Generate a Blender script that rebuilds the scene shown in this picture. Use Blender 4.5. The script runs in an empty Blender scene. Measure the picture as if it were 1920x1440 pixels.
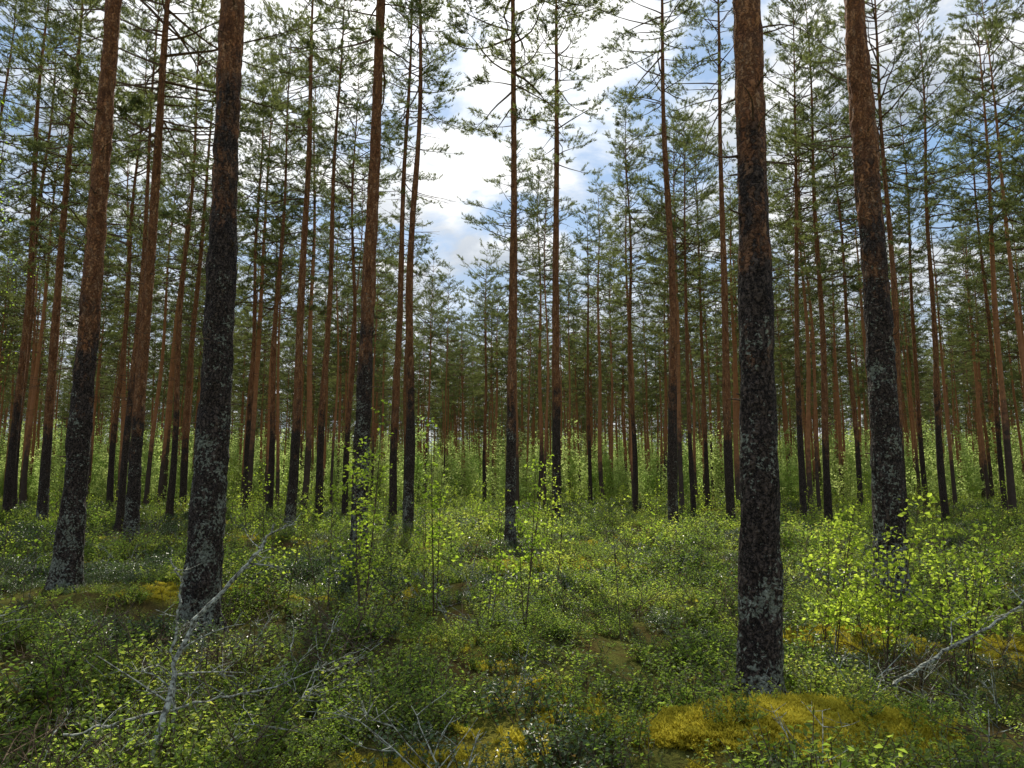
import bpy, math
import numpy as np
from mathutils import Vector
rng = np.random.default_rng(7)
scene = bpy.context.scene
R = math.radians

# ------------------------------------------------------------------ noise
_perm = np.random.default_rng(3).random(65536)
def _h(i, j, k):
    return _perm[((i * 73856093) ^ (j * 19349663) ^ (k * 83492791)) & 65535]
def vnoise(x, y, z=0.0):
    x = np.asarray(x, float); y = np.asarray(y, float); z = np.asarray(z, float) + 0 * x
    xi = np.floor(x).astype(np.int64); yi = np.floor(y).astype(np.int64); zi = np.floor(z).astype(np.int64)
    fx = x - xi; fy = y - yi; fz = z - zi
    fx = fx*fx*(3-2*fx); fy = fy*fy*(3-2*fy); fz = fz*fz*(3-2*fz)
    r = 0
    for a in (0, 1):
        for b in (0, 1):
            for c in (0, 1):
                w = (fx if a else 1-fx) * (fy if b else 1-fy) * (fz if c else 1-fz)
                r = r + w * _h(xi+a, yi+b, zi+c)
    return r
def fbm(x, y, z=0.0, o=4):
    s = 0; a = .5; t = 0
    for i in range(o):
        s = s + a*vnoise(x*2**i+13.1*i, y*2**i+7.7*i, z*2**i+3.3*i); t += a; a *= .5
    return s/t
def sstep(a, b, x):
    t = np.clip((x-a)/(b-a), 0, 1); return t*t*(3-2*t)

MOUNDS = [(1.5, 4.7, .92, .56, .21), (2.1, 5.0, .5, .4, .06), (3.1, 7.6, .9, .45, .20), (5.1, 7.2, .8, .5, .18),
          (-3.7, 8.9, .6, .6, .12), (4.64, 9.2, .6, .6, .10), (-6.5, 11, .6, .6, .10), (-2.9, 14.3, .7, .7, .12),
          (.1, 5.9, .5, .4, .12), (-1.3, 6.8, .7, .5, .14)]
def H(x, y):
    x = np.asarray(x, float); y = np.asarray(y, float)
    h = (fbm(x*.45+5, y*.45+9, 0, 3)-.5)*.55 + (vnoise(x*1.4, y*1.4)-.5)*.20 + (vnoise(x*.09+3, y*.09)-.5)*.5*sstep(8, 30, np.hypot(x, y))
    for mx, my, sx, sy, a in MOUNDS:
        h = h + a*np.exp(-((x-mx)/sx)**2-((y-my)/sy)**2)
    return h
_c = float(H(1.83, 5.65)); MOUNDS.append((1.8, 5.5, 1.5, 1.3, -_c-.03))
def mossmask(x, y):
    m = sstep(.57, .69, fbm(x*.6+40, y*.75+11, 0, 3))*.9
    for mx, my, sx, sy, a in MOUNDS[:4]:
        m = np.maximum(m, sstep(.22, .50, np.exp(-((x-mx)/sx)**2-((y-my)/sy)**2)+(vnoise(x*3, y*3)-.5)*.4))
    return m

# ------------------------------------------------------------------ mesh builder
class MB:
    def __init__(s): s.V=[]; s.T=[]; s.Q=[]; s.MT=[]; s.MQ=[]; s.n=0; s.A=[]
    def add(s, v, tri=None, quad=None, mat=0, att=None):
        v = np.asarray(v, float).reshape(-1, 3)
        s.V.append(v); s.A.append(np.zeros(len(v)) if att is None else np.asarray(att, float))
        if tri is not None and len(tri): s.T.append(np.asarray(tri)+s.n); s.MT.append(np.full(len(tri), mat))
        if quad is not None and len(quad): s.Q.append(np.asarray(quad)+s.n); s.MQ.append(np.full(len(quad), mat))
        s.n += len(v)
    def tube(s, pts, rad, n=5, mat=0, att=None):
        pts = np.asarray(pts, float); rad = np.asarray(rad, float)*np.ones(len(pts))
        d = np.gradient(pts, axis=0); d /= np.linalg.norm(d, axis=1)[:, None]+1e-9
        up = np.array([0, 0, 1.]) if abs(d[0, 2]) < .9 else np.array([1., 0, 0])
        a = np.cross(d, up); a /= np.linalg.norm(a, axis=1)[:, None]+1e-9
        b = np.cross(d, a)
        th = np.arange(n)*2*math.pi/n
        v = pts[:, None]+rad[:, None, None]*(np.cos(th)[None, :, None]*a[:, None]+np.sin(th)[None, :, None]*b[:, None])
        m = len(pts); i = np.arange(m-1)[:, None]*n; j = np.arange(n)[None]; k = (j+1) % n
        q = np.stack([i+j, i+k, i+n+k, i+n+j], -1).reshape(-1, 4)
        s.add(v, quad=q, mat=mat, att=None if att is None else np.repeat(att, n))
    def leaves(s, P, D, N, L, W, mat=0):
        D = D/(np.linalg.norm(D, axis=1)[:, None]+1e-9)
        S = np.cross(D, N); S /= np.linalg.norm(S, axis=1)[:, None]+1e-9
        U = np.cross(S, D)
        L = np.asarray(L)[:, None]; W = np.asarray(W)[:, None]
        v = np.stack([P, P+D*L*.45+S*W*.5+U*W*.15, P+D*L-U*L*.12, P+D*L*.45-S*W*.5+U*W*.15], 1)
        s.add(v.reshape(-1, 3), quad=np.arange(len(P)*4).reshape(-1, 4), mat=mat)
    def needles(s, P, D, k, L, W, spread, g, mat=0):
        n = len(P); P = np.repeat(P, k, 0); D = np.repeat(D, k, 0)
        d = D+g.normal(size=P.shape)*spread; d /= np.linalg.norm(d, axis=1)[:, None]
        sd = np.cross(d, g.normal(size=P.shape)); sd /= np.linalg.norm(sd, axis=1)[:, None]
        l = L*g.uniform(.7, 1.2, (n*k, 1)); P = P+D*g.uniform(-.5, .5, (n*k, 1))*L*.9
        v = np.stack([P-sd*W/2, P+sd*W/2, P+d*l], 1)
        s.add(v.reshape(-1, 3), tri=np.arange(n*k*3).reshape(-1, 3), mat=mat)
    def mesh(s, name, mats, smooth=False, attname=None):
        V = np.concatenate(s.V); me = bpy.data.meshes.new(name)
        T = np.concatenate(s.T) if s.T else np.zeros((0, 3), int); Q = np.concatenate(s.Q) if s.Q else np.zeros((0, 4), int)
        me.vertices.add(len(V)); me.vertices.foreach_set('co', V.ravel())
        me.loops.add(T.size+Q.size); me.polygons.add(len(T)+len(Q))
        me.loops.foreach_set('vertex_index', np.concatenate([T.ravel(), Q.ravel()]).astype(np.int32))
        ls = np.concatenate([np.arange(len(T))*3, T.size+np.arange(len(Q))*4]).astype(np.int32)
        me.polygons.foreach_set('loop_start', ls)
        mi = np.concatenate((s.MT+s.MQ)).astype(np.int32)
        me.polygons.foreach_set('material_index', mi)
        me.polygons.foreach_set('use_smooth', np.full(len(mi), smooth))
        for m in mats: me.materials.append(m)
        if attname:
            at = me.attributes.new(attname, 'FLOAT', 'POINT'); at.data.foreach_set('value', np.concatenate(s.A).astype(np.float32))
        me.update(calc_edges=True); me.validate()
        return me
def obj(name, me, loc=(0, 0, 0), rot=(0, 0, 0), scale=1, parent=None, link=True):
    o = bpy.data.objects.new(name, me); o.location = loc; o.rotation_euler = rot
    o.scale = (scale,)*3 if np.isscalar(scale) else scale
    if link: scene.collection.objects.link(o)
    if parent: o.parent = parent
    return o

# ------------------------------------------------------------------ materials
def newmat(name):
    m = bpy.data.materials.new(name); m.use_nodes = True; nt = m.node_tree; nt.nodes.clear()
    return m, nt, nt.nodes.new('ShaderNodeOutputMaterial')
def nd(nt, t, **kw):
    n = nt.nodes.new(t)
    for k, v in kw.items():
        if k.startswith('i_'):
            key = k[2:]; key = int(key) if key.isdigit() else key
            n.inputs[key].default_value = v
        else: setattr(n, k, v)
    return n
def ramp(nt, fac, stops, interp='LINEAR'):
    r = nt.nodes.new('ShaderNodeValToRGB'); r.color_ramp.interpolation = interp
    e = r.color_ramp.elements
    while len(e) < len(stops): e.new(.5)
    for i, (p, c) in enumerate(stops):
        e[i].position = p; e[i].color = (c, c, c, 1) if np.isscalar(c) else (*c, 1)
    nt.links.new(fac, r.inputs[0]); return r.outputs[0]
def math_(nt, op, a, b=None, clamp=False):
    n = nt.nodes.new('ShaderNodeMath'); n.operation = op; n.use_clamp = clamp
    for i, v in enumerate((a, b)):
        if v is None: continue
        if hasattr(v, 'links'): nt.links.new(v, n.inputs[i])
        else: n.inputs[i].default_value = v
    return n.outputs[0]
def mixc(nt, f, a, b, mode='MIX'):
    n = nt.nodes.new('ShaderNodeMix'); n.data_type = 'RGBA'; n.blend_type = mode
    for s, v in ((n.inputs[0], f), (n.inputs[6], a), (n.inputs[7], b)):
        if hasattr(v, 'links'): nt.links.new(v, s)
        elif s == n.inputs[0]: s.default_value = v
        else: s.default_value = (*v, 1)
    return n.outputs[2]

def leafmat(name, stops, tstops, tfac=.5, rough=.5, spec=.3, posscale=.35):
    m, nt, out = newmat(name); L = nt.links.new
    oi = nd(nt, 'ShaderNodeObjectInfo'); geo = nd(nt, 'ShaderNodeNewGeometry')
    no = nd(nt, 'ShaderNodeTexNoise', i_Scale=posscale, i_Detail=2.0); L(geo.outputs['Position'], no.inputs['Vector'])
    f = math_(nt, 'ADD', math_(nt, 'MULTIPLY', oi.outputs['Random'], .4), math_(nt, 'MULTIPLY', math_(nt, 'SUBTRACT', no.outputs[0], .2), 1.0))
    f = math_(nt, 'ADD', f, math_(nt, 'MULTIPLY', math_(nt, 'SUBTRACT', geo.outputs['Random Per Island'], .5), .35), True)
    c = ramp(nt, f, stops); t = ramp(nt, f, tstops)
    if spec > .05:
        p = nd(nt, 'ShaderNodeBsdfPrincipled', i_Roughness=rough); p.inputs['Specular IOR Level'].default_value = spec
        L(c, p.inputs['Base Color'])
    else:
        p = nd(nt, 'ShaderNodeBsdfDiffuse'); L(c, p.inputs[0])
    tr = nd(nt, 'ShaderNodeBsdfTranslucent'); L(t, tr.inputs[0])
    mx = nd(nt, 'ShaderNodeMixShader', i_0=tfac); L(p.outputs[0], mx.inputs[1]); L(tr.outputs[0], mx.inputs[2]); L(mx.outputs[0], out.inputs[0])
    return m
M_bil = leafmat('bilberry_leaf', [(.10, (.11, .07, .03)), (.22, (.07, .10, .028)), (.5, (.11, .165, .032)), (.9, (.22, .26, .045))],
                [(.10, (.28, .18, .05)), (.22, (.20, .33, .05)), (.5, (.42, .62, .07)), (.9, (.80, .86, .13))], .55, .5, .35, posscale=.55)
M_lin = leafmat('lingonberry_leaf', [(.2, (.04, .075, .03)), (.8, (.085, .13, .045))], [(.2, (.10, .21, .05)), (.8, (.24, .34, .06))], .33, .34, .6)
M_birch = leafmat('birch_leaf', [(.2, (.16, .25, .02)), (.8, (.22, .30, .03))], [(.2, (.52, .78, .06)), (.8, (.72, .88, .10))], .62, .5, .2)
M_thk = leafmat('thicket_leaf', [(.2, (.20, .28, .07)), (.8, (.28, .35, .10))], [(.2, (.58, .80, .22)), (.8, (.78, .90, .32))], .6, spec=0, posscale=.1)
M_needle = leafmat('pine_needle', [(.2, (.07, .092, .042)), (.8, (.13, .155, .06))], [(.2, (.17, .22, .07)), (.8, (.35, .40, .12))], .45, spec=0)
M_moss = leafmat('moss_frond', [(.2, (.30, .25, .03)), (.5, (.46, .38, .045)), (.8, (.54, .48, .06))], [(.2, (.55, .50, .05)), (.8, (.85, .74, .09))], .45, spec=0, posscale=1.2)

def barkmat(name, lichen=0.0):
    m, nt, out = newmat(name); L = nt.links.new
    tc = nd(nt, 'ShaderNodeTexCoord'); at = nd(nt, 'ShaderNodeAttribute', attribute_name='tz'); tz = at.outputs['Fac']
    oi = nd(nt, 'ShaderNodeObjectInfo')
    ofs = nd(nt, 'ShaderNodeVectorMath', operation='ADD'); L(tc.outputs['Object'], ofs.inputs[0])
    cmb = nd(nt, 'ShaderNodeCombineXYZ'); L(math_(nt, 'MULTIPLY', oi.outputs['Random'], 40.0), cmb.inputs[2]); L(cmb.outputs[0], ofs.inputs[1])
    P = ofs.outputs[0]
    mp = nd(nt, 'ShaderNodeMapping'); mp.inputs['Scale'].default_value = (1, 1, .26); L(P, mp.inputs[0])
    wn = nd(nt, 'ShaderNodeTexNoise', i_Scale=16.0, i_Detail=4.0, i_Roughness=.6); L(P, wn.inputs[0])
    wp = nd(nt, 'ShaderNodeMix', data_type='VECTOR'); wp.inputs[0].default_value = .13; L(mp.outputs[0], wp.inputs[4]); L(wn.outputs['Color'], wp.inputs[5])
    vo = nd(nt, 'ShaderNodeTexVoronoi', feature='DISTANCE_TO_EDGE', i_Scale=26.0); L(wp.outputs[1], vo.inputs['Vector'])
    n1 = nd(nt, 'ShaderNodeTexNoise', i_Scale=42.0, i_Detail=5.0, i_Roughness=.7); L(P, n1.inputs[0])
    plate = ramp(nt, math_(nt, 'ADD', vo.outputs['Distance'], math_(nt, 'MULTIPLY', math_(nt, 'SUBTRACT', n1.outputs[0], .5), .35)), [(.0, 0.0), (.14, .7), (.4, 1.0)])
    vc = nd(nt, 'ShaderNodeTexVoronoi', i_Scale=26.0); L(wp.outputs[1], vc.inputs['Vector'])
    n2 = nd(nt, 'ShaderNodeTexNoise', i_Scale=3.0, i_Detail=4.0); L(P, n2.inputs[0])
    dark = mixc(nt, ramp(nt, n1.outputs[0], [(.3, 0.0), (.7, 1.0)]), (.04, .029, .024), (.24, .175, .14))
    dark = mixc(nt, plate, (.014, .010, .008), dark)
    sep = nd(nt, 'ShaderNodeSeparateColor'); L(vc.outputs['Color'], sep.inputs[0])
    n3 = nd(nt, 'ShaderNodeTexNoise', i_Scale=16.0, i_Detail=5.0, i_Roughness=.65); L(mp.outputs[0], n3.inputs[0])
    og = ramp(nt, math_(nt, 'ADD', math_(nt, 'MULTIPLY', sep.outputs[0], .35), math_(nt, 'MULTIPLY', n3.outputs[0], .75)),
              [(.26, (.16, .07, .035)), (.48, (.50, .21, .085)), (.66, (.70, .34, .15)), (.88, (.72, .48, .30))])
    og = mixc(nt, math_(nt, 'MULTIPLY', math_(nt, 'SUBTRACT', 1.0, plate), .7), og, (.09, .036, .02))
    f = math_(nt, 'ADD', tz, math_(nt, 'MULTIPLY', math_(nt, 'SUBTRACT', n2.outputs[0], .5), .8))
    f = math_(nt, 'ADD', f, math_(nt, 'MULTIPLY', math_(nt, 'SUBTRACT', sep.outputs[1], .5), .25))
    fm = ramp(nt, f, [(.72, 0.0), (1.0, 1.0)])
    col = mixc(nt, fm, dark, og)
    if lichen > 0:
        so = nd(nt, 'ShaderNodeSeparateXYZ'); L(tc.outputs['Object'], so.inputs[0]); z = so.outputs[2]
        a = nd(nt, 'ShaderNodeTexNoise', i_Scale=28.0, i_Detail=4.0, i_Roughness=.62, i_Distortion=.5); L(P, a.inputs[0])
        b = nd(nt, 'ShaderNodeTexNoise', i_Scale=4.0, i_Detail=3.0); L(P, b.inputs[0])
        s = math_(nt, 'ADD', a.outputs[0], math_(nt, 'MULTIPLY', math_(nt, 'SUBTRACT', b.outputs[0], .5), .6))
        s = math_(nt, 'SUBTRACT', s, math_(nt, 'MULTIPLY', z, .055*(2-lichen)))
        lm = ramp(nt, s, [(.495, 0.0), (.515, 1.0)])
        lc = mixc(nt, ramp(nt, n1.outputs[0], [(.35, 0.0), (.65, 1.0)]), (.12, .13, .09), (.62, .65, .52))
        col = mixc(nt, lm, col, lc)
    p = nd(nt, 'ShaderNodeBsdfPrincipled', i_Roughness=.85); p.inputs['Specular IOR Level'].default_value = .25; L(col, p.inputs['Base Color'])
    hh = math_(nt, 'ADD', plate, math_(nt, 'MULTIPLY', n1.outputs[0], .8))
    bp = nd(nt, 'ShaderNodeBump', i_Strength=1.0, i_Distance=.03); L(hh, bp.inputs['Height']); L(bp.outputs[0], p.inputs['Normal'])
    L(p.outputs[0], out.inputs[0]); return m
M_bark = barkmat('pine_bark'); M_barkL = barkmat('pine_bark_lichen', .85); M_barkLL = barkmat('pine_bark_heavy_lichen', 1.35)
def simplebark():
    m, nt, out = newmat('pine_bark_distant'); L = nt.links.new
    tc = nd(nt, 'ShaderNodeTexCoord'); at = nd(nt, 'ShaderNodeAttribute', attribute_name='tz'); oi = nd(nt, 'ShaderNodeObjectInfo')
    n = nd(nt, 'ShaderNodeTexNoise', i_Scale=5.0, i_Detail=4.0, i_Roughness=.7); L(tc.outputs['Object'], n.inputs[0])
    f = math_(nt, 'ADD', math_(nt, 'ADD', at.outputs['Fac'], math_(nt, 'MULTIPLY', math_(nt, 'SUBTRACT', n.outputs[0], .5), .8)), math_(nt, 'MULTIPLY', math_(nt, 'SUBTRACT', oi.outputs['Random'], .5), .4))
    dk = mixc(nt, n.outputs[0], (.045, .035, .03), (.16, .12, .10)); og = mixc(nt, n.outputs[0], (.24, .105, .05), (.66, .33, .17))
    p = nd(nt, 'ShaderNodeBsdfDiffuse'); L(mixc(nt, ramp(nt, f, [(.6, 0.0), (1.05, 1.0)]), dk, og), p.inputs[0]); L(p.outputs[0], out.inputs[0]); return m
M_barkD = simplebark()

def woodmat(name, c1, c2, sc=30.0, bump=True):
    m, nt, out = newmat(name); L = nt.links.new
    tc = nd(nt, 'ShaderNodeTexCoord'); n = nd(nt, 'ShaderNodeTexNoise', i_Scale=sc, i_Detail=3.0); L(tc.outputs['Object'], n.inputs[0])
    c = ramp(nt, n.outputs[0], [(.38, c1), (.62, c2)])
    p = nd(nt, 'ShaderNodeBsdfDiffuse'); L(c, p.inputs[0])
    if bump:
        bp = nd(nt, 'ShaderNodeBump', i_Strength=.6, i_Distance=.01); L(n.outputs[0], bp.inputs['Height']); L(bp.outputs[0], p.inputs['Normal'])
    L(p.outputs[0], out.inputs[0]); return m
M_branch = woodmat('pine_branch', (.09, .06, .042), (.22, .15, .105), bump=False)
M_twig = woodmat('twig', (.06, .042, .03), (.19, .14, .095), bump=False)
M_grey = woodmat('dead_wood_lichen', (.10, .095, .075), (.52, .54, .45), 45.0)

# ------------------------------------------------------------------ ground
def build_ground():
    rr = np.concatenate([[0.02], np.geomspace(.6, 1800, 420)]); na = 720
    th = np.arange(na)*2*math.pi/na
    x = rr[:, None]*np.sin(th); y = rr[:, None]*np.cos(th)
    z = H(x, y)*(1-sstep(120, 300, rr))[:, None]
    z = z+(fbm(x*6, y*6, 0, 2)-.5)*.05*(1-sstep(10, 40, rr))[:, None]
    v = np.stack([x, y, z], -1).reshape(-1, 3)
    i = np.arange(len(rr)-1)[:, None]*na; j = np.arange(na)[None]; k = (j+1) % na
    q = np.stack([i+j, i+na+j, i+na+k, i+k], -1).reshape(-1, 4)[:, ::-1]
    b = MB(); b.add(v, quad=q, att=mossmask(x, y).ravel())
    m, nt, out = newmat('forest_floor'); L = nt.links.new
    geo = nd(nt, 'ShaderNodeNewGeometry'); at = nd(nt, 'ShaderNodeAttribute', attribute_name='moss')
    a = nd(nt, 'ShaderNodeTexNoise', i_Scale=1.3, i_Detail=6.0, i_Roughness=.65); L(geo.outputs['Position'], a.inputs[0])
    c = nd(nt, 'ShaderNodeTexNoise', i_Scale=45.0, i_Detail=4.0, i_Roughness=.7); L(geo.outputs['Position'], c.inputs[0])
    base = ramp(nt, a.outputs[0], [(.3, (.06, .038, .018)), (.42, (.09, .07, .025)), (.55, (.11, .12, .03)), (.75, (.24, .20, .04))])
    moss = mixc(nt, c.outputs[0], (.22, .18, .02), (.54, .46, .06))
    col = mixc(nt, at.outputs['Fac'], base, moss)
    col = mixc(nt, ramp(nt, c.outputs[0], [(.35, .7), (.55, 0.0)]), col, (.025, .018, .01))
    p = nd(nt, 'ShaderNodeBsdfDiffuse'); L(col, p.inputs[0])
    bp = nd(nt, 'ShaderNodeBump', i_Strength=.8, i_Distance=.04); L(c.outputs[0], bp.inputs['Height']); L(bp.outputs[0], p.inputs['Normal'])
    L(p.outputs[0], out.inputs[0])
    return obj('forest_ground', b.mesh('forest_ground', [m], True, 'moss'))
build_ground()

# ------------------------------------------------------------------ pine parts
def stem_r(z, r0, Ht): return r0*(.92*np.clip(1-z/Ht, 0.01, 1)**.8+.16*np.exp(-z/.9)+.28*np.exp(-z/.16))
def wob(z, g): 
    a = g.uniform(-1, 1, 4)*.09
    return lambda z: np.stack([a[0]*np.sin(z*.55)+a[1]*np.sin(z*.23), a[2]*np.sin(z*.5)+a[3]*np.sin(z*.27), 0*z], -1)
def trunk(b, Ht, r0, g, tzh, wf, near=False):
    nz = int(Ht/(.05 if near else .35)); n = 40 if near else 12
    z = np.concatenate([[-.3], np.linspace(0, Ht, nz)]); rad = stem_r(np.maximum(z, 0), r0, Ht)
    th = np.arange(n)*2*math.pi/n
    s = g.uniform(0, 50)
    X = np.cos(th)[None]*rad[:, None]; Y = np.sin(th)[None]*rad[:, None]; Z = z[:, None]+0*X
    f = 14 if near else 5
    d = (fbm(X*f+s, Y*f+s, Z*f*.45, 3)-.5)*(.07 if near else .02)*(rad[:, None]/.2)
    d += (vnoise(X*4+s, Y*4, Z*1.3)-.5)*.05*(rad[:, None]/.2)
    d += np.exp(-np.maximum(Z, 0)/.2)*.06*np.sin(th*4+s)[None]*(r0/.2)
    k = 1+d/np.maximum(rad[:, None], .02)
    w = wf(z)
    v = np.stack([X*k+w[:, None, 0], Y*k+w[:, None, 1], Z], -1)
    m = len(z); i = np.arange(m-1)[:, None]*n; j = np.arange(n)[None]; kk = (j+1) % n
    b.add(v, quad=np.stack([i+j, i+kk, i+n+kk, i+n+j], -1).reshape(-1, 4), mat=0, att=np.repeat(np.maximum(z, 0)/tzh, n))
def limb(p0, az, L, e0, e1, g, n=7, jit=.09):
    t = np.linspace(0, 1, n); el = e0+(e1-e0)*t
    st = L/(n-1); dz = np.sin(el)*st; dh = np.cos(el)*st
    a = az+np.cumsum(g.normal(0, jit, n))
    x = np.concatenate([[0], np.cumsum(np.cos(a)*dh)[:-1]]); y = np.concatenate([[0], np.cumsum(np.sin(a)*dh)[:-1]]); zz = np.concatenate([[0], np.cumsum(dz)[:-1]])
    return p0+np.stack([x, y, zz], -1)
def crown(b, Ht, zc, r0, g, wf, dens=1.0, spread=1.0):
    P = []; D = []
    z = zc
    side = g.uniform(0, 6.28)
    while z < Ht-.1:
        u = (z-zc)/(Ht-zc)
        prof = min(1, .6+u*1.6)*(1-u**2.4)**.9*2.0*spread+.22
        nb = g.integers(2, 5)
        a0 = g.uniform(0, 6.28)
        for q in range(nb):
            if g.random() < .12+.5*max(0, .35-u)*2.2: continue
            az = a0+q*6.283/nb+g.normal(0, .45)
            L = prof*g.uniform(.35, 1.35)*(1+.3*math.cos(az-side))
            e0 = R(-14+52*u+g.normal(0, 15)); e1 = e0+R(g.uniform(-12, 38))
            c = wf(np.array([z]))[0]; p0 = np.array([c[0], c[1], z+g.uniform(-.12, .12)])
            pts = limb(p0, az, L, e0, e1, g, 7, .18)
            b.tube(pts, np.linspace(.012+.009*L, .004, len(pts)), 3, 1)
            ns = int(4+L*4.0*dens)
            for k in range(ns):
                t = g.uniform(.42, 1.0)**.8 if k else 1.0
                f = t*(len(pts)-1); i0 = min(int(f), len(pts)-2); pp = pts[i0]+(pts[i0+1]-pts[i0])*(f-i0)
                sl = (.16+.34*(1-t)*L*.6+.1)*g.uniform(.7, 1.6)
                sp = limb(pp, az+(g.choice([-1, 1])*g.uniform(.3, 1.3) if k else 0), sl, e1*.6+R(g.uniform(-25, 25)), R(g.uniform(5, 60)), g, 4)
                b.tube(sp, [.005, .0045, .004, .003], 3, 1)
                nt_ = 2+int(sl*6)
                tt = np.linspace(.35, 1, nt_)*3
                ii = np.minimum(tt.astype(int), 2)
                pos = sp[ii]+(sp[ii+1]-sp[ii])*(tt-ii)[:, None]
                dr = sp[3]-sp[2]; dr = dr/np.linalg.norm(dr)
                P.append(pos+g.normal(0, .03, pos.shape)); D.append(np.repeat((dr+np.array([0, 0, .35]))[None], nt_, 0))
        z += g.uniform(.2, .44)
    P = np.concatenate(P); D = np.concatenate(D); D /= np.linalg.norm(D, axis=1)[:, None]
    b.needles(P, D, 12, .11, .018, .70, g, 2)
    return len(P)
def deadtwigs(b, z0, z1, n, r0, Ht, g, wf, Lr=(.3, 1.5), rb=.007):
    for _ in range(n):
        z = g.uniform(z0, z1)**1.0; az = g.uniform(0, 6.28); L = g.uniform(*Lr)*(.35+.65*(z-z0)/(z1-z0+.01))
        c = wf(np.array([z]))[0]; rr = stem_r(z, r0, Ht)*.8
        p0 = np.array([c[0]+math.cos(az)*rr, c[1]+math.sin(az)*rr, z])
        pts = limb(p0, az, L, R(g.uniform(-18, 22)), R(g.uniform(-25, 25)), g, 6, .2)
        b.tube(pts, np.linspace(rb+.006*L, .003, 6), 4, 1)
        for k in range(int(L*3.5)):
            i0 = g.integers(1, 5); sp = limb(pts[i0], az+g.choice([-1, 1])*g.uniform(.4, 1.1), L*g.uniform(.2, .5), R(g.uniform(-30, 25)), R(g.uniform(-30, 20)), g, 4)
            b.tube(sp, [.005, .004, .0035, .0025], 3, 1)

pines = []
for v in range(8):
    g = np.random.default_rng(100+v)
    Ht = 20.5+g.uniform(-2.2, 2); r0 = (.10, .15, .125, .18, .11, .14, .165, .13)[v]; wf = wob(0, g); b = MB()
    trunk(b, Ht, r0, g, g.uniform(3.6, 6.0), wf)
    zc = g.uniform(9.0, 11.6)
    crown(b, Ht, zc, r0, g, wf, 1.0, g.uniform(.85, 1.2)); deadtwigs(b, 4.0, zc+.5, 32, r0, Ht, g, wf)
    pines.append(obj('pine_variant_%d' % v, b.mesh('pine_variant', [M_barkD, M_branch, M_needle], False, 'tz'), link=False))

# named pines: X, Y, radius, lean deg (right +), height, bark transition height
T = [(-6.53,11.0,.185,0,21,4.6),(-3.68,8.9,.222,0,22,7.4),(-8.95,17.5,.165,0,21,3.8),(-15.5,24.5,.18,-.6,23,4.2),(-22.9,34,.18,0,25,5),
 (-7.5,25,.19,.6,23.5,4.5),(-2.94,14.3,.18,.75,21.5,5.4),(-4.65,29,.18,.7,26,4.6),(-3.38,24,.18,.3,23.5,5.5),(-.04,17.2,.135,.3,20.5,3.8),
 (1.54,26,.19,.5,25,5.6),(6.3,38,.15,0,23,6),(5.2,24,.19,.6,23,5.8),(7.67,26,.18,.7,24,4.2),(1.83,5.65,.158,1.1,21,4.9),
 (11.4,29,.14,1.6,23,6),(12.8,30,.16,.9,24.5,4.3),(4.64,9.2,.205,.45,22,5.9),(13.2,25,.145,.9,23,4.0),(18.7,32,.16,1.2,25,6),
 (-7.28,28,.155,.6,24,5),(-10.8,33,.155,0,24,5),(-12.95,36,.15,-.3,25,6),(-7.2,32,.14,0,22,5),(-17.9,33,.15,.3,24,5),
 (-16,36,.19,.5,25,4.5),(8.35,34,.13,0,20,5),(11.1,42,.15,0,23,5),(-6.4,44,.14,0,20,5),(-1.9,52,.14,0,19,5),
 (5.0,47,.14,0,20,6),(16.9,36,.14,-.4,23,4.6),(22.4,40,.15,.4,25,6),(26.6,40,.15,0,25,6),(-18.4,27,.165,-.4,24,5),(-13.4,29,.14,.2,23,5),
 (-21.5,29,.15,0,24,5),(-12.4,23.5,.12,.4,20,5),(20.8,27,.15,.4,22,5)]
for i, (x, y, r, ln, Ht, tzh) in enumerate(T):
    g = np.random.default_rng(500+i); near = y < 20; wf = wob(0, g)
    if near:
        wf0 = wf; wf = lambda z, w=wf0: w(z)*.45
    b = MB(); trunk(b, Ht, r, g, tzh, wf, near)
    path = (20 < y < 31 and -8 < x < 9)                     # open, high crowns over the sunlit glade
    zc = g.uniform(13.5, 15) if path else g.uniform(9.8, 12)
    crown(b, Ht, zc, r, g, wf, .7 if path else (1.5 if near else 1.0), g.uniform(.8, .95) if path else g.uniform(1.0, 1.3)); deadtwigs(b, 4.0 if not near else 3.2, zc+.5, 42 if not near else 24, r, Ht, g, wf, (.3, 1.8) if not near else (.12, 1.0))
    if near: deadtwigs(b, 1.8, 8, 22, r, Ht, g, wf, (.12, .55), .011)
    mt = M_barkLL if i in (1, 6, 17) else (M_barkL if near or i in (3, 5, 8, 10, 12) else M_bark)
    me = b.mesh('pine_tree', [mt, M_branch, M_needle], False, 'tz')
    obj('pine_tree', me, (x, y, float(H(x, y))-.05), (0, R(ln), 0))

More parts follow.
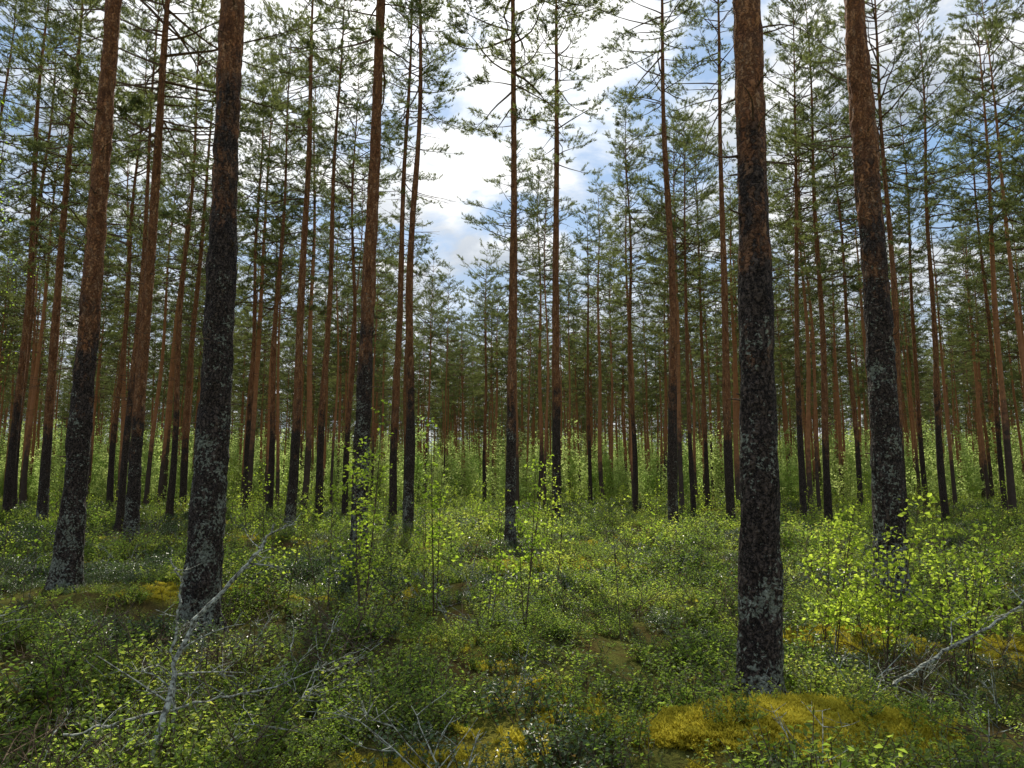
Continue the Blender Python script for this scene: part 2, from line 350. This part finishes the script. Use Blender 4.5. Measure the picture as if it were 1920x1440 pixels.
# ------------------------------------------------------------------ instancer
def instancer(name, protos, P, rot, scl, idx):
    col = bpy.data.collections.new(name+'_parts')
    for p in protos: col.objects.link(p)
    me = bpy.data.meshes.new(name); me.vertices.add(len(P)); me.vertices.foreach_set('co', np.asarray(P, np.float32).ravel())
    a = me.attributes.new('rot', 'FLOAT_VECTOR', 'POINT'); a.data.foreach_set('vector', np.asarray(rot, np.float32).ravel())
    a = me.attributes.new('scl', 'FLOAT', 'POINT'); a.data.foreach_set('value', np.asarray(scl, np.float32))
    a = me.attributes.new('idx', 'INT', 'POINT'); a.data.foreach_set('value', np.asarray(idx, np.int32))
    o = obj(name, me)
    ng = bpy.data.node_groups.new(name, 'GeometryNodeTree')
    ng.interface.new_socket('Geometry', in_out='INPUT', socket_type='NodeSocketGeometry'); ng.interface.new_socket('Geometry', in_out='OUTPUT', socket_type='NodeSocketGeometry')
    gi = ng.nodes.new('NodeGroupInput'); go = ng.nodes.new('NodeGroupOutput')
    iop = ng.nodes.new('GeometryNodeInstanceOnPoints'); ci = ng.nodes.new('GeometryNodeCollectionInfo')
    ci.inputs['Collection'].default_value = col; ci.inputs['Separate Children'].default_value = True; ci.inputs['Reset Children'].default_value = True
    iop.inputs['Pick Instance'].default_value = True
    def na(n, t):
        q = ng.nodes.new('GeometryNodeInputNamedAttribute'); q.data_type = t; q.inputs['Name'].default_value = n
        return q.outputs['Attribute']
    L = ng.links.new
    L(gi.outputs[0], iop.inputs['Points']); L(ci.outputs[0], iop.inputs['Instance'])
    L(na('idx', 'INT'), iop.inputs['Instance Index']); L(na('rot', 'FLOAT_VECTOR'), iop.inputs['Rotation']); L(na('scl', 'FLOAT'), iop.inputs['Scale'])
    L(iop.outputs[0], go.inputs[0])
    md = o.modifiers.new('scatter', 'NODES'); md.node_group = ng
    return o
def wedge(r0, r1, half, n, g):
    r = np.sqrt(g.uniform(r0*r0, r1*r1, n)); a = g.uniform(-R(half), R(half), n)
    return r*np.sin(a), r*np.cos(a)

# distant forest : jittered grid, thinner far ring, and low young pines between
g = np.random.default_rng(21)
gx, gy = np.meshgrid(np.arange(-150, 151, 3.6), np.arange(-20, 165, 3.6)); gx = gx.ravel()+g.normal(0, 1.4, gx.size); gy = gy.ravel()+g.normal(0, 1.4, gy.size)
rr = np.hypot(gx, gy); az = np.degrees(np.arctan2(gx, gy))
keep = (rr < 145) & (g.random(len(gx)) < np.where(rr < 60, .62, .80)) & (np.abs(az) < 52)
keep &= (rr > 37) | ((np.abs(az) > 41) & (rr > 18))
keep &= ~((az > -8.5) & (az < -1.0) & (rr < 64))            # clearing under the open sky
keep &= ~((az > 4.2) & (az < 7.0) & (rr < 52))
near_named = np.min(np.hypot(gx[:, None]-np.array([t[0] for t in T]), gy[:, None]-np.array([t[1] for t in T])), 1) > 2.2
keep &= near_named
gx, gy = gx[keep], gy[keep]; n = len(gx); rr = np.hypot(gx, gy)
sc = g.uniform(.80, 1.1, n)*(1.14-.14*sstep(45, 70, rr))
fx, fy = wedge(145, 250, 48, 420, g); yx, yy = wedge(62, 170, 48, 420, g)
gx = np.concatenate([gx, fx, yx]); gy = np.concatenate([gy, fy, yy]); sc = np.concatenate([sc, g.uniform(.85, 1.1, 420), g.uniform(.16, .42, 420)]); n = len(gx); print('pines', n); rr = np.hypot(gx, gy)
instancer('distant_pine_forest', pines, np.stack([gx, gy, H(gx, gy)*(1-sstep(120, 300, rr))-.05], -1),
          np.stack([g.normal(0, .014, n), g.normal(0, .014, n), g.uniform(0, 6.28, n)], -1), sc, g.integers(0, 8, n))

# ------------------------------------------------------------------ dwarf shrubs
def clump(seed, kind):
    g = np.random.default_rng(seed); b = MB(); P = []; D = []
    ns = {'bil': 11, 'lin': 15}[kind]
    for s in range(ns):
        az = g.uniform(0, 6.28); r = .15*math.sqrt(g.random()); h = g.uniform(.10, .28) if kind == 'bil' else g.uniform(.08, .16)
        pts = limb(np.array([r*math.cos(az), r*math.sin(az), -.03]), az+g.normal(0, .8), h*1.1, R(g.uniform(60, 88)), R(g.uniform(35, 80)), g, 5)
        b.tube(pts, np.linspace(.0028, .0014, 5), 3, 1)
        for k in range(3 if kind == 'bil' else 1):
            i0 = g.integers(1, 4); sp = limb(pts[i0], g.uniform(0, 6.28), h*g.uniform(.3, .55), R(g.uniform(20, 60)), R(g.uniform(40, 70)), g, 4)
            b.tube(sp, [.0018, .0016, .0014, .001], 3, 1)
            t = np.linspace(.2, 1, 6)*3; ii = np.minimum(t.astype(int), 2); P.append(sp[ii]+(sp[ii+1]-sp[ii])*(t-ii)[:, None])
        t = np.linspace(.35, 1, 8)*4; ii = np.minimum(t.astype(int), 3); P.append(pts[ii]+(pts[ii+1]-pts[ii])*(t-ii)[:, None])
    P = np.concatenate(P); n = len(P)
    a = g.uniform(0, 6.28, n); e = g.uniform(-.2, .8, n)
    D = np.stack([np.cos(a)*np.cos(e), np.sin(a)*np.cos(e), np.sin(e)], -1)
    N = g.normal(0, .5, (n, 3))+np.array([0, 0, 1.])
    l = g.uniform(.020, .034, n) if kind == 'bil' else g.uniform(.018, .028, n)
    b.leaves(P, D, N, l, l*.62, 0)
    return obj('clump_%s_%d' % (kind, seed), b.mesh('clump', [M_bil if kind == 'bil' else M_lin, M_twig]), link=False)
def mossclump(seed):
    g = np.random.default_rng(seed); b = MB(); n = 80
    a = g.uniform(0, 6.28, n); r = .09*np.sqrt(g.random(n)); P = np.stack([r*np.cos(a), r*np.sin(a), 0*a+.0], -1)
    D = np.stack([r*np.cos(a)*5, r*np.sin(a)*5, 0*a+.7], -1); D /= np.linalg.norm(D, axis=1)[:, None]
    b.needles(P, D, 4, .022, .010, .9, g, 0)
    return obj('moss_%d' % seed, b.mesh('moss', [M_moss]), link=False)
def twiggy(seed):
    g = np.random.default_rng(seed); b = MB()
    for s in range(4):
        az = g.uniform(0, 6.28); L = g.uniform(.25, .6)
        pts = limb(np.array([g.normal(0, .05), g.normal(0, .05), -.03]), az, L, R(g.uniform(35, 80)), R(g.uniform(10, 60)), g, 7)
        b.tube(pts, np.linspace(.0045, .0018, 7), 4, 0)
        for k in range(4):
            sp = limb(pts[g.integers(1, 6)], az+g.normal(0, 1.1), L*g.uniform(.2, .55), R(g.uniform(0, 60)), R(g.uniform(0, 60)), g, 5)
            b.tube(sp, np.linspace(.0026, .0012, 5), 3, 0)
            for j in range(2):
                q = limb(sp[g.integers(1, 4)], g.uniform(0, 6.28), L*g.uniform(.1, .22), R(g.uniform(0, 60)), R(30), g, 3)
                b.tube(q, [.0018, .0014, .001], 3, 0)
    return obj('twiggy_%d' % seed, b.mesh('twiggy', [M_grey if seed in (1, 3) else M_twig]), link=False)

protos = [clump(1, 'bil'), clump(2, 'bil'), clump(3, 'bil'), clump(4, 'lin'), clump(5, 'lin')]
g = np.random.default_rng(33)
X = []; Y = []; S = []
for r0, r1, half, dens, sc in ((2.2, 9, 50, 34, .95), (9, 18, 48, 22, 1.15), (18, 34, 46, 9, 1.6), (34, 70, 44, 2.8, 2.3), (70, 130, 42, .6, 3.4)):
    n = int(dens*R(half)*(r1*r1-r0*r0)); x, y = wedge(r0, r1, half, n, g); X.append(x); Y.append(y); S.append(np.full(n, sc)*g.uniform(.55, 1.35, n))
X = np.concatenate(X); Y = np.concatenate(Y); S = np.concatenate(S)
mm = mossmask(X, Y); gap = fbm(X*1.1+77, Y*1.1+5, 0, 3)
keep = (g.random(len(X)) > mm*.86) & (g.random(len(X)) < .15+1.5*sstep(.38, .53, gap))
keep |= (g.random(len(X)) < .13) & (np.hypot((X-1.5)/1.1, (Y-4.8)/.7) > 1)
for t in T[:20]:
    keep &= np.hypot(X-t[0], Y-t[1]) > t[2]+.08
X, Y, S = X[keep], Y[keep], S[keep]; n = len(X); print('shrubs', n)
sp = fbm(X*.6+9, Y*.6+31, 0, 3)+g.normal(0, .07, n)
islin = sp > .53
idx = np.where(islin, g.integers(3, 5, n), g.integers(0, 3, n))
instancer('bilberry_undergrowth', protos, np.stack([X, Y, H(X, Y)*(1-sstep(120, 300, np.hypot(X, Y)))], -1),
          np.stack([g.normal(0, .14, n), g.normal(0, .14, n), g.uniform(0, 6.28, n)], -1), S*np.where(islin, 1.15, 1.0)*(.2+1.6*fbm(X*.9, Y*.9+60, 0, 2)), idx)
# moss
x, y = wedge(2.5, 24, 50, 50000, g); mk = mossmask(x, y); keep = g.random(len(x)) < mk; x, y = x[keep], y[keep]
a, b_ = g.uniform(.1, 3.4, 7500), g.uniform(3.5, 6.0, 7500); kk = mossmask(a, b_) > .35; x = np.concatenate([x, a[kk]]); y = np.concatenate([y, b_[kk]])
n = len(x); print('moss', n)
instancer('moss_carpet', [mossclump(1), mossclump(2), mossclump(3)], np.stack([x, y, H(x, y)-.003], -1),
          np.stack([g.normal(0, .3, n), g.normal(0, .3, n), g.uniform(0, 6.28, n)], -1), g.uniform(.7, 1.4, n), g.integers(0, 3, n))
# bare twiggy shrubs
x, y = wedge(3.6, 22, 46, 380, g); x2, y2 = g.uniform(-3.8, -1.2, 34), g.uniform(4.2, 7, 34); x3, y3 = g.uniform(2.4, 5, 22), g.uniform(4.8, 8, 22)
x = np.concatenate([x, x2, x3]); y = np.concatenate([y, y2, y3])
k = np.hypot((x-1.5)/1.1, (y-4.7)/.7) > 1; x, y = x[k], y[k]; n = len(x)
instancer('dead_twig_undergrowth', [twiggy(1), twiggy(2), twiggy(3), twiggy(4)], np.stack([x, y, H(x, y)], -1),
          np.stack([g.normal(0, .2, n), g.normal(0, .2, n), g.uniform(0, 6.28, n)], -1), g.uniform(.6, 1.4, n), g.integers(0, 4, n))

# ------------------------------------------------------------------ birch saplings
def sapling(seed, Ht, stems=1, ntw=16, twl=.35, leaf=.034, per=7, spread=.15, lmat=None, zlo=.25, rst=.007, twn=3):
    g = np.random.default_rng(seed); b = MB(); P = []
    for s in range(stems):
        az = g.uniform(0, 6.28); h = Ht*(1 if s == 0 else g.uniform(.55, .95)); 
        pts = limb(np.array([g.normal(0, .04), g.normal(0, .04), -.05]), az, h, R(90-spread*57*g.uniform(.5, 1.5)), R(g.uniform(76, 92)), g, 12)
        b.tube(pts, np.linspace(rst*h/1.5, .0018, 12), 5, 1)
        for k in range(ntw):
            t = g.uniform(zlo, .97); f = t*11; i0 = int(f); pp = pts[i0]+(pts[i0+1]-pts[i0])*(f-i0)
            tl = twl*(1.15-t)*g.uniform(.6, 1.5)+.06
            sp = limb(pp, g.uniform(0, 6.28), tl, R(g.uniform(15, 60)), R(g.uniform(0, 50)), g, 6)
            b.tube(sp, np.linspace(.0026, .001, 6)*(1+Ht*.1), 3, 1)
            m = max(2, int(per*(tl/twl+.3))); tt = g.uniform(.15, 1, m)*5; ii = np.minimum(tt.astype(int), 4)
            P.append(sp[ii]+(sp[ii+1]-sp[ii])*(tt-ii)[:, None]+g.normal(0, .01+twl*.06, (m, 3)))
    P = np.concatenate(P); n = len(P); a = g.uniform(0, 6.28, n); e = g.uniform(-.9, .4, n)
    D = np.stack([np.cos(a)*np.cos(e), np.sin(a)*np.cos(e), np.sin(e)], -1); N = g.normal(0, .8, (n, 3))+np.array([0, 0, .6])
    l = leaf*g.uniform(.65, 1.2, n); b.leaves(P, D, N, l, l*.8, 0)
    return b.mesh('birch_sapling', [lmat or M_birch, M_twig])
SP = [(-1.62, 8.3, 2.8, 3, 26, .3, 9), (-.85, 8.6, 2.5, 2, 20, .3, 8), (.14, 7.8, 2.1, 3, 18, .25, 6), (-.25, 7.6, 1.3, 2, 9, .2, 5), (-1.95, 8.0, 1.9, 2, 12, .25, 6),
      (2.85, 6.8, 1.6, 4, 16, .32, 9), (3.2, 6.5, 1.7, 4, 16, .34, 9), (3.7, 6.3, 1.65, 4, 17, .34, 9), (3.4, 7.3, 1.4, 3, 14, .3, 8), (4.1, 6.8, 1.4, 3, 12, .3, 7),
      (1.2, 7.9, 1.5, 1, 8, .25, 2), (2.0, 12, 1.8, 1, 9, .3, 3), (-3.1, 10, 1.7, 2, 12, .3, 5), (-.2, 13, 1.9, 1, 12, .3, 4), (-4.6, 14, 2.2, 2, 14, .3, 5), (6.5, 10, 1.2, 2, 10, .3, 5), (-5.2, 8, 1.2, 2, 9, .3, 2),
      (-2.3, 11, 2.3, 2, 16, .3, 6), (-1.2, 10.4, 2.0, 2, 14, .3, 6), (.6, 10.5, 1.8, 1, 12, .3, 4)]
for i, (x, y, h, st, nt_, tl, per) in enumerate(SP):
    obj('birch_sapling', sapling(900+i, h, st, nt_, tl, .046, per), (x, y, float(H(x, y))))
for i, (x, y, h) in enumerate([(-9.9, 13.4, 9.5), (-15.2, 20, 8), (-19.5, 25.5, 8)]):
    obj('young_birch_tree', sapling(950+i, h, 2, 45, 1.4, .042, 11, .06, zlo=.35, rst=.008, lmat=M_birch if i == 0 else M_bil), (x, y, float(H(x, y))))
def proto(name, me): return obj(name, me, link=False)
mid = [proto('mid_sap_%d' % i, sapling(700+i, 1.7, 2, 12, .35, .05, 5, lmat=M_birch)) for i in range(3)]
x, y = wedge(15, 60, 45, 330, g); n = len(x)
instancer('birch_saplings_midground', mid, np.stack([x, y, H(x, y)], -1), np.stack([0*x, 0*x, g.uniform(0, 6.28, n)], -1), g.uniform(.4, 1.4, n), g.integers(0, 3, n))
thk = [proto('thk_%d' % i, sapling(800+i, 6.0, 3, 60, 1.3, .14, 10, .12, lmat=M_thk, zlo=.06, rst=.005)) for i in range(4)]
x, y = wedge(55, 165, 50, 3300, g); x2, y2 = wedge(150, 260, 48, 1000, g); x = np.concatenate([x, x2]); y = np.concatenate([y, y2])
dn = fbm(x*.04+3, y*.04+8, 0, 2); rr = np.hypot(x, y); k = (g.random(len(x)) < (sstep(.3, .55, dn)+.35)*(.4+.6*sstep(58, 80, rr))) | (rr > 150); x, y = x[k], y[k]; n = len(x); print('thicket', n)
rr = np.hypot(x, y)
instancer('birch_thicket', thk, np.stack([x, y, H(x, y)*(1-sstep(120, 300, rr))], -1), np.stack([0*x, 0*x, g.uniform(0, 6.28, n)], -1), g.uniform(.5, 1.2, n)*(1+.9*sstep(75, 160, rr)), g.integers(0, 4, n))

# ------------------------------------------------------------------ dead lichen-covered branches
def deadbranch(path, r, seed, nsub=9, sl=.5):
    g = np.random.default_rng(seed); b = MB(); path = np.array(path, float)
    t = np.linspace(0, len(path)-1, 28); pts = np.stack([np.interp(t, range(len(path)), path[:, k]) for k in range(3)], -1)
    ker = np.array([1, 2, 3, 2, 1])/9.; pp = np.pad(pts, ((2, 2), (0, 0)), 'edge'); pts = np.stack([np.convolve(pp[:, k], ker, 'valid') for k in range(3)], -1)+g.normal(0, .008, (28, 3))
    b.tube(pts, np.linspace(r, r*.35, 28)*g.uniform(.8, 1.3, 28), 7, 0)
    for k in range(nsub):
        i0 = g.integers(4, 27); d = pts[i0]-pts[i0-1]; az = math.atan2(d[1], d[0])+g.normal(0, 1.2)
        sp = limb(pts[i0], az, sl*g.uniform(.4, 1.2), R(g.uniform(-10, 60)), R(g.uniform(-20, 50)), g, 7, .2)
        b.tube(sp, np.linspace(r*.35, .0018, 7), 4, 0)
        for j in range(3):
            q = limb(sp[g.integers(2, 6)], az+g.normal(0, 1.2), sl*g.uniform(.15, .4), R(g.uniform(-20, 60)), R(g.uniform(-10, 50)), g, 4)
            b.tube(q, [.0026, .002, .0016, .0011], 3, 0)
    return b.mesh('dead_branch', [M_grey])
obj('dead_branch', deadbranch([(-2.02, 4.3, .05), (-2.05, 4.6, .35), (-2.05, 4.75, .72), (-1.85, 4.85, .95), (-1.68, 4.95, 1.18), (-1.58, 5.0, 1.38)], .02, 1, 10, .45))
obj('dead_branch', deadbranch([(-2.05, 4.7, .1), (-2.12, 4.75, .6), (-2.1, 4.8, 1.0), (-2.2, 4.8, 1.15)], .012, 2, 5, .3))
obj('dead_branch', deadbranch([(2.75, 5.6, .15), (3.1, 5.6, .35), (3.5, 5.6, .55), (3.9, 5.6, .8), (4.2, 5.7, .95)], .014, 3, 8, .5))
obj('dead_branch', deadbranch([(-2.7, 4.6, .12), (-2.1, 4.7, .26), (-1.5, 4.9, .34), (-1.2, 5.0, .45)], .009, 4, 7, .4))

# ------------------------------------------------------------------ sky, sun, camera
EL, AZ = 48.0, -8.0
sd = Vector((math.sin(R(AZ))*math.cos(R(EL)), math.cos(R(AZ))*math.cos(R(EL)), math.sin(R(EL))))
w = bpy.data.worlds.new('World'); scene.world = w; w.use_nodes = True; nt = w.node_tree; nt.nodes.clear(); L = nt.links.new
out = nt.nodes.new('ShaderNodeOutputWorld'); bg = nt.nodes.new('ShaderNodeBackground'); bg.inputs[1].default_value = .14
sky = nt.nodes.new('ShaderNodeTexSky'); sky.sky_type = 'NISHITA'; sky.sun_disc = False; sky.sun_elevation = R(EL); sky.sun_rotation = R(AZ)
tc = nt.nodes.new('ShaderNodeTexCoord')
sp_ = nt.nodes.new('ShaderNodeSeparateXYZ'); L(tc.outputs['Generated'], sp_.inputs[0])
zz = math_(nt, 'ADD', math_(nt, 'MAXIMUM', sp_.outputs[2], 0.0), .22)
cb = nt.nodes.new('ShaderNodeCombineXYZ'); L(math_(nt, 'DIVIDE', sp_.outputs[0], zz), cb.inputs[0]); L(math_(nt, 'DIVIDE', sp_.outputs[1], zz), cb.inputs[1])
cn = nd(nt, 'ShaderNodeTexNoise', i_Scale=2.6, i_Detail=9.0, i_Roughness=.56, i_Distortion=.2); L(cb.outputs[0], cn.inputs[0])
cn2 = nd(nt, 'ShaderNodeTexNoise', i_Scale=4.5, i_Detail=8.0, i_Roughness=.55); L(cb.outputs[0], cn2.inputs[0])
cov = ramp(nt, cn.outputs[0], [(.42, 0.0), (.53, 1.0)])
low = ramp(nt, sp_.outputs[2], [(.12, 1.0), (.36, 0.0)])
cov = math_(nt, 'MAXIMUM', cov, low)
dt = nt.nodes.new('ShaderNodeVectorMath'); dt.operation = 'DOT_PRODUCT'; L(tc.outputs['Generated'], dt.inputs[0]); dt.inputs[1].default_value = sd
glow = ramp(nt, dt.outputs['Value'], [(.84, 0.0), (.95, .4), (1.0, 1.0)])
back = ramp(nt, math_(nt, 'ADD', math_(nt, 'MULTIPLY', dt.outputs['Value'], .5), .5), [(.35, .5), (.78, 1.0)])
cc = ramp(nt, cn2.outputs[0], [(.38, (3.4, 3.9, 4.6)), (.5, (4.9, 5.3, 5.8)), (.60, (7.2, 7.3, 7.4))])
cc = mixc(nt, 1.0, cc, back, 'MULTIPLY')
cc = mixc(nt, math_(nt, 'MULTIPLY', glow, .8), cc, (20, 19.4, 18))
blue = mixc(nt, .6, sky.outputs[0], (1.9, 3.5, 5.6))
L(mixc(nt, cov, blue, cc), bg.inputs[0]); L(bg.outputs[0], out.inputs[0])
sun = bpy.data.lights.new('sun', 'SUN'); sun.energy = 5.0; sun.angle = R(.6); sun.color = (1, .93, .80)
so = bpy.data.objects.new('sun', sun); scene.collection.objects.link(so); so.rotation_euler = sd.to_track_quat('Z', 'Y').to_euler(); so.location = (0, 0, 40)
cam = bpy.data.cameras.new('camera'); cam.lens = 25.7; cam.sensor_width = 36; cam.clip_end = 4000; cam.clip_start = .05
co = bpy.data.objects.new('camera', cam); scene.collection.objects.link(co); co.location = (0, 0, 1.62); co.rotation_euler = (R(90+7.8), 0, 0)
scene.camera = co
scene.view_settings.view_transform = 'Standard'; scene.view_settings.look = 'None'; scene.view_settings.exposure = 0
